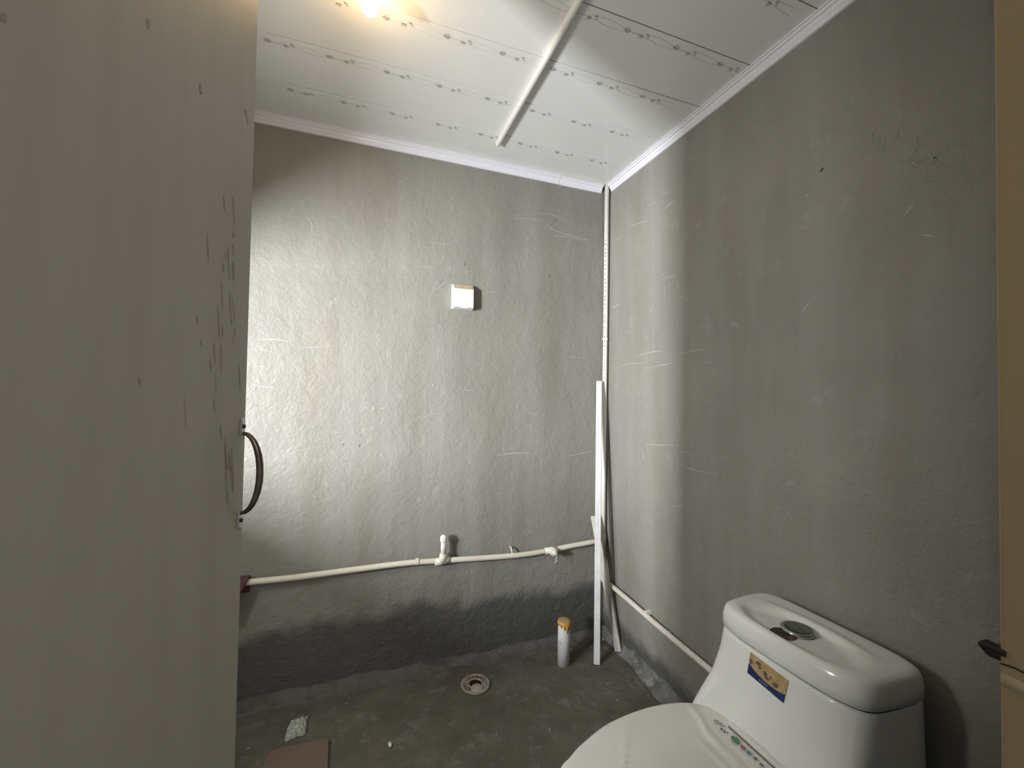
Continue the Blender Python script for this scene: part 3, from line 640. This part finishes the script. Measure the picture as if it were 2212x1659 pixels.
# ------------------------------------------------------------------ dark iron latch on the jamb, patch of filler
q = on_y(2142, 1404, YN-0.004)
bm = nb(); e = [on_y(x, y, YN+0.006) for x, y in ((2128, 1395), (2131, 1391), (2146, 1387), (2152, 1424), (2146, 1419), (2132, 1403))]
fr = [bm.verts.new(Vector((max(p.x, 0.0), YN-0.004, p.z))) for p in e]; bk = [bm.verts.new(Vector((p.x, YN+0.010, p.z))) for p in e]; n = len(e)
bm.faces.new(fr); bm.faces.new(bk[::-1])
for i in range(n): bm.faces.new((fr[i], bk[i], bk[(i+1) % n], fr[(i+1) % n]))
la = obj('strike_plate', bm, 'dark'); tag(la, 'dark iron latch catch jutting from the tan door jamb', 'latch')
bm = nb(); zc = on_x(2180, 1472, 0.45).z
def fj(u, v):
    y = YN-0.001-0.09*u; z = zc-0.006-0.012*u+0.013*v*(0.75+0.5*nz(u*4, 3))
    return Vector((0.4507-0.0022*math.sin(math.pi*v)*math.sin(math.pi*min(1, u+0.15))*(1+nz(u*8, v*5)), y, z))
grid(bm, 16, 6, fj); obj('filler_patch', bm, 'filler', J, True)['label'] = 'pale rough filler patch'
bm = nb()
def fj2(u, v): return Vector((0.4505, YN-0.001-0.09*u, zc+0.0095-0.006*u+0.0012*v+0.003*nz(u*5, 1)))
grid(bm, 12, 1, fj2); obj('crack', bm, 'dark', J)

# ------------------------------------------------------------------ toilet
TY = 0.735
to = thing('toilet', 'white one-piece ceramic toilet with lid down against the right wall', 'toilet', (0.8, TY, 0))
def section(z, hw, fc_, fk, xb=1.163, n=6.2, seg=64):
    pts = []
    for k in range(seg):
        t = 2*math.pi*k/seg; c, s = math.cos(t), math.sin(t)
        sx = math.copysign(abs(c)**(2/n), c); sy = math.copysign(abs(s)**(2/n), s)
        v = hw*sy; mid = 1.05; fr_ = fc_+(fk-fc_)*(abs(sy)**2.6)
        x = mid+sx*(xb-mid) if sx > 0 else mid+sx*(mid-fr_)
        tp = min(1, max(0, (x-0.93)/0.14)); pts.append(Vector((x, TY+v*(0.925+0.075*tp if z > 0.5 else 0.925+0.075*max(tp, min(1, (0.5-z)/0.12))), z)))
    return pts
def loft(bm, secs):
    R_ = [[bm.verts.new(p) for p in s] for s in secs]; k = len(secs[0])
    for i in range(len(R_)-1):
        for j in range(k): bm.faces.new((R_[i][j], R_[i][(j+1) % k], R_[i+1][(j+1) % k], R_[i+1][j]))
    bm.faces.new(R_[0][::-1]); bm.faces.new(R_[-1])
bm = nb()
loft(bm, [section(0.0, 0.115, 0.90, 0.92), section(0.10, 0.115, 0.90, 0.92), section(0.22, 0.15, 0.87, 0.86), section(0.30, 0.195, 0.87, 0.80), section(0.345, 0.203, 0.885, 0.815), section(0.39, 0.200, 0.905, 0.855),
          section(0.45, 0.197, 0.925, 0.905), section(0.51, 0.195, 0.935, 0.935), section(0.567, 0.193, 0.941, 0.953)])
egg = [(.385, 0), (.390, .04), (.405, .075), (.441, .11), (.468, .124), (.514, .148), (.611, .181), (.732, .192), (.826, .179), (.875, .152), (.903, .116)]
def egg_out(off=0.0, sc=1.0, xmax=0.905):
    up = [Vector((x, v, 0)) for x, v in egg]; sm = smooth_path(up, 5); c = Vector((0.66, 0, 0)); out = []
    for p in sm:
        q = c+(p-c)*sc; d = (p-c).normalized(); q += d*off; out.append((q.x, max(q.y, 0)))
    low = [(x, -v) for x, v in out[::-1]][:-1]
    return out+low
def egg_sec(z, off, stretch=1.0, cx=0.66, sx=1.0, sy=1.0):
    return [Vector((cx+(x-0.66)*sx, TY+v*sy, z)) for x, v in egg_out(off)]
body2 = [egg_sec(0.0, 0, sx=0.72, sy=0.60, cx=0.80), egg_sec(0.06, 0, sx=0.72, sy=0.60, cx=0.80), egg_sec(0.16, 0, sx=0.74, sy=0.66, cx=0.77), egg_sec(0.25, 0, sx=0.86, sy=0.83, cx=0.72), egg_sec(0.31, 0, sx=0.97, sy=0.98, cx=0.67), egg_sec(0.345, 0.0), egg_sec(0.352, -0.004)]
loft(bm, body2)
tb = obj('body', bm, 'ceramic', to, True)
rm = tb.modifiers.new('remesh', 'REMESH'); rm.mode = 'VOXEL'; rm.voxel_size = 0.006; rm.use_smooth_shade = True
sm_ = tb.modifiers.new('smooth', 'SMOOTH'); sm_.iterations = 7; sm_.factor = 0.6
# dark seam under the tank lid
bm = nb(); s0 = section(0.560, 0.190, 0.946, 0.958, xb=1.158); s1_ = section(0.574, 0.190, 0.946, 0.958, xb=1.158); loft(bm, [s0, s1_]); obj('seam', bm, 'seam', to, True)
# tank lid with a soft oval dish
bm = nb()
LS = []
for z_, ins in ((0.5705, 0.0010), (0.5720, -0.0015), (0.595, -0.001), (0.612, 0.0015), (0.620, 0.0045), (0.6248, 0.009), (0.6275, 0.016)):
    LS.append(section(z_, 0.1945-ins, 0.9395+ins, 0.952+ins, xb=1.160-ins, n=6.4-ins*70))
R_ = [[bm.verts.new(p) for p in s] for s in LS]; k = len(LS[0])
for i in range(len(R_)-1):
    for j in range(k): bm.faces.new((R_[i][j], R_[i][(j+1) % k], R_[i+1][(j+1) % k], R_[i+1][j]))
bm.faces.new(R_[0][::-1])
def dish(x, y):
    u_ = (x-1.015)/0.072; v_ = (y-TY+0.002)/0.158; r = math.sqrt(u_*u_+v_*v_)
    ridge = 0.0035*math.exp(-((r-1.08)/0.16)**2)
    t_ = min(1, max(0, (1.02-r)/0.30)); t_ = t_*t_*(3-2*t_)
    return 0.6285+ridge-0.0095*t_
last = R_[-1]; cen = Vector((1.05, TY, 0)); rings = 22
for i in range(1, rings+1):
    f_ = 1-i/rings
    if f_ > 0:
        cur = []
        for vtx in last if i == 1 else R_[-1][:]: pass
        for j in range(k):
            b_ = LS[-1][j]; x = cen.x+(b_.x-cen.x)*f_; y = cen.y+(b_.y-cen.y)*f_
            bl_ = min(1, (1-f_)*6); cur.append(bm.verts.new((x, y, 0.6275*(1-bl_)+dish(x, y)*bl_)))
        for j in range(k): bm.faces.new((last[j], last[(j+1) % k], cur[(j+1) % k], cur[j]))
        last = cur
    else:
        cv = bm.verts.new((cen.x, cen.y, dish(cen.x, cen.y)))
        for j in range(k): bm.faces.new((last[j], last[(j+1) % k], cv))
obj('tank_lid', bm, 'ceramic', to, True)
# flush hole and the displaced push button
hz = 0.6196; hq = on_z(1692, 1369, hz); bq = on_z(1723, 1360, hz+0.004)
bm = nb(); lathe(bm, (hq.x, hq.y, hz-0.002), [(0.0285, 0), (0.0285, 0.0022), (0.0262, 0.0028), (0.0255, 0.0022)], 32, cap=False); fh = obj('flush_hole', bm, 'rust', to, True); fh['label'] = 'round rust-edged hole in the tank lid'
bm = nb(); lathe(bm, (hq.x, hq.y, hz-0.0015), [(0.0262, 0), (0.0262, 0.0022), (0.012, 0.0012)], 32); obj('hole_inside', bm, 'hole', fh)
fb = bpy.data.objects.new('flush_button', None)
bm = nb(); lathe(bm, (bq.x, bq.y, hz), [(0.036, 0.0005), (0.0372, 0.003), (0.0368, 0.006), (0.033, 0.0085), (0.0275, 0.0085), (0.0272, 0.006)], 40, cap=False); fbn = obj('flush_button', bm, 'chrome_light', to, True); fbn['label'] = 'round dull chrome flush button slid off its hole'
for sgn in (1, -1):
    bm = nb(); pts = []
    for k in range(25):
        a_ = math.pi*k/24; pts.append((math.sin(a_)*0.0265*sgn, math.cos(a_)*0.0265))
    ang = 0.35
    if sgn == -1: pts = [(x*1.0, y) for x, y in pts]
    P2 = [(bq.x+x*math.sin(ang)-y*math.cos(ang)+0, bq.y+x*math.cos(ang)+y*math.sin(ang)) for x, y in [(p[1], p[0]+0.0007*sgn-0.003) for p in pts]]
    a1_ = [bm.verts.new((x, y, hz+0.009)) for x, y in P2]; a0_ = [bm.verts.new((x, y, hz+0.004)) for x, y in P2]
    bm.faces.new(a1_); bm.faces.new(a0_[::-1]); n = len(P2)
    for i in range(n): bm.faces.new((a1_[i], a0_[i], a0_[(i+1) % n], a1_[(i+1) % n]))
    obj('button_half', bm, 'chrome', fbn)
# seat ring and seat lid
bm = nb(); loft(bm, [egg_sec(0.350, 0.002), egg_sec(0.352, 0.006), egg_sec(0.362, 0.007), egg_sec(0.366, 0.004)]); obj('seat_ring', bm, 'seat', to, True)
band = [on_z(x, y, 0.382) for x, y in ((1488, 1520), (1500, 1537), (1518, 1565), (1533, 1600), (1555, 1640), (1585, 1680), (1640, 1730))]
band = smooth_path(band, 6)
band2 = smooth_path([on_z(x, y, 0.382) for x, y in ((1385, 1532), (1362, 1560), (1350, 1600), (1352, 1680), (1380, 1760))], 6)
def dmin(p, L):
    return min(math.hypot(p[0]-q.x, p[1]-q.y) for q in L)
bm = nb(); eo = egg_out(0.0); k = len(eo)
prof_l = [(0.000, 0.3665), (0.0028, 0.368), (0.004, 0.373), (0.002, 0.378), (-0.004, 0.3815), (-0.012, 0.383)]
R_ = []
for off, z_ in prof_l: R_.append([bm.verts.new(p) for p in egg_sec(z_, off)])
for i in range(len(R_)-1):
    for j in range(k): bm.faces.new((R_[i][j], R_[i][(j+1) % k], R_[i+1][(j+1) % k], R_[i+1][j]))
bm.faces.new(R_[0][::-1])
base_o = egg_sec(0, -0.012); last = R_[-1]; rings = 60
def lz(x, y):
    r = dmin((x, y), band); r2 = dmin((x, y), band2)
    return 0.0045*math.exp(-(r/0.0075)**4)+0.0025*math.exp(-(r2/0.006)**4)
for i in range(1, rings+1):
    f_ = 1-i/rings
    if f_ > 0:
        cur = []
        for p in base_o:
            x = 0.66+(p.x-0.66)*f_; y = TY+(p.y-TY)*f_; cur.append(bm.verts.new((x, y, 0.383+0.006*(1-f_*f_)*0.6+lz(x, y)*min(1, (1-f_)*12))))
        for j in range(k): bm.faces.new((last[j], last[(j+1) % k], cur[(j+1) % k], cur[j]))
        last = cur
    else:
        cv = bm.verts.new((0.66, TY, 0.3866+lz(0.66, TY)))
        for j in range(k): bm.faces.new((last[j], last[(j+1) % k], cv))
sl = obj('seat_lid', bm, 'seat', to, True)
# hinge bar between lid and tank
bm = nb(); box(bm, (0.884, TY-0.085, 0.352), (0.912, TY+0.085, 0.385), 0.006); obj('hinge_bar', bm, 'seat', to, True)
bm = nb(); box(bm, (0.874, TY-0.085, 0.3835), (0.8755, TY+0.070, 0.3862)); obj('hinge_groove', bm, 'sticker_dark', to)
# printed marks along the back of the lid
def decal(name, pts, m, par, z=0.3880, wd=0.0008):
    bm = nb()
    for st_ in pts:
        q = [on_z(x, y, z) for x, y in st_]; prev = None
        for i, p in enumerate(q):
            t = (q[min(i+1, len(q)-1)]-q[max(i-1, 0)]).normalized(); s = Vector((t.y, -t.x, 0))*wd
            cur = (bm.verts.new(p-s), bm.verts.new(p+s), bm.verts.new(p+s-Vector((0, 0, 0.0007))), bm.verts.new(p-s-Vector((0, 0, 0.0007))))
            if prev:
                for a_ in range(4): bm.faces.new((prev[a_], cur[a_], cur[(a_+1) % 4], prev[(a_+1) % 4]))
            prev = cur
    return obj(name, bm, m, par)
def blob(name, c, a_, b_, rot, m, par, z=0.3880, n=18, jag=0.0):
    bm = nb(); vs = []; q0_ = []
    for i in range(n):
        t = 2*math.pi*i/n; r = 1+jag*nz(i*1.3, c[0]); x = a_*r*math.cos(t); y = b_*r*math.sin(t)
        q0_.append(on_z(c[0]+x*math.cos(rot)-y*math.sin(rot), c[1]+x*math.sin(rot)+y*math.cos(rot), z))
    tp_ = [bm.verts.new(q) for q in q0_]; bt_ = [bm.verts.new(q-Vector((0, 0, 0.0007))) for q in q0_]
    bm.faces.new(tp_); bm.faces.new(bt_[::-1])
    for i in range(n): bm.faces.new((tp_[i], bt_[i], bt_[(i+1) % n], tp_[(i+1) % n]))
    return obj(name, bm, m, par)
decal('printed_squiggle', [[(1542, 1556), (1544, 1560), (1547, 1563), (1552, 1562), (1556, 1565), (1560, 1563), (1554, 1560), (1549, 1556), (1543, 1555)], [(1556, 1565), (1560, 1569), (1566, 1569)]], 'p_grey', sl)
blob('printed_mark', (1558.5, 1574.5), 3.6, 1.8, .7, 'p_grey', sl, jag=.3); blob('printed_mark', (1565.5, 1580), 3, 1.8, .7, 'p_grey', sl, jag=.3); blob('printed_mark', (1571.5, 1582.5), 2, 1.1, 0, 'p_grey', sl)
blob('printed_globe', (1588.5, 1597.5), 11, 6, .7, 'p_green', sl, jag=.25)['label'] = 'green printed roundel'
blob('printed_mark', (1605, 1614), 7, 3.6, .75, 'p_red', sl, jag=.4)['label'] = 'red printed mark'
blob('printed_mark', (1617.5, 1625.5), 6, 3.4, .6, 'p_blue', sl)['label'] = 'blue printed oval'
blob('printed_mark', (1631.5, 1638), 5, 2.6, .6, 'p_grey', sl, jag=.6); blob('printed_mark', (1645, 1651.5), 6, 2, .65, 'p_grey', sl, jag=.3)
# sticker under the lid seam: gold field, dark blue band, on the tank front
def onfront(x, y):   # follow the tank front
    X = 0.94
    for _ in range(4):
        p = on_x(x, y, X); z = p.z
        X = np.interp(z, [0.39, 0.45, 0.51, 0.567], [0.905, 0.925, 0.935, 0.941])-0.0012
    return on_x(x, y, float(X))
tlc, trc, brc, blc = [onfront(*q) for q in ((1621, 1409), (1703, 1471), (1692, 1519), (1614, 1453))]
def sp_(u, v): return (tlc.lerp(trc, u)).lerp(blc.lerp(brc, u), v)
bm = nb()
def bandv(u): return 0.56-0.10*math.sin(math.pi*min(1, u*1.0))+(0.10 if u < .1 else 0)*0
def gold(u, v): return sp_(u, v*bandv2(u))
def bandv2(u): return 0.50+0.22*math.sin(math.pi*u)**0.8*(1-u*0.3)+0.14*u
grid(bm, 16, 4, gold); stk = obj('sticker', bm, 'sticker_gold', to); stk['label'] = 'gold and dark blue paper sticker on the tank front'
bm = nb(); grid(bm, 16, 4, lambda u, v: sp_(u, bandv2(u)+(1-bandv2(u))*v)); obj('sticker_band', bm, 'sticker_blue', stk)
off_ = Vector((-0.0008, 0, 0))
def sblob(u, v, a_, b_, m, rot=0, jag=.4):
    bm = nb(); ex = (trc-tlc); ey = (blc-tlc); n = 12
    vs = []
    for i in range(n):
        t = 2*math.pi*i/n; r = 1+jag*nz(i*1.7, u*20, v*9); x = a_*r*math.cos(t); y = b_*r*math.sin(t)
        vs.append(bm.verts.new(sp_(u+x*math.cos(rot)-y*math.sin(rot), v+x*math.sin(rot)+y*math.cos(rot))+off_))
    bm.faces.new(vs); return obj('sticker_print', bm, m, stk)
for a_ in ((.25, .22, .06, .09), (.30, .34, .04, .06), (.46, .42, .05, .10), (.52, .56, .06, .07), (.60, .40, .03, .05), (.74, .56, .07, .10), (.06, .38, .05, .12)): sblob(*a_, 'sticker_dark')
for u_ in (.36, .42, .48, .54): sblob(u_, .86, .02, .035, 'sticker_pale')
# flexible supply fitting just peeking out on the far side of the tank
q = on_x(1551, 1345, 1.02); bm = nb(); tube(bm, [(1.03, TY+0.198, q.z+0.004), (1.03, TY+0.204, q.z-0.012), (1.03, TY+0.203, q.z-0.022)], 0.0055, 10); obj('supply_nub', bm, 'lid_label', to, True)
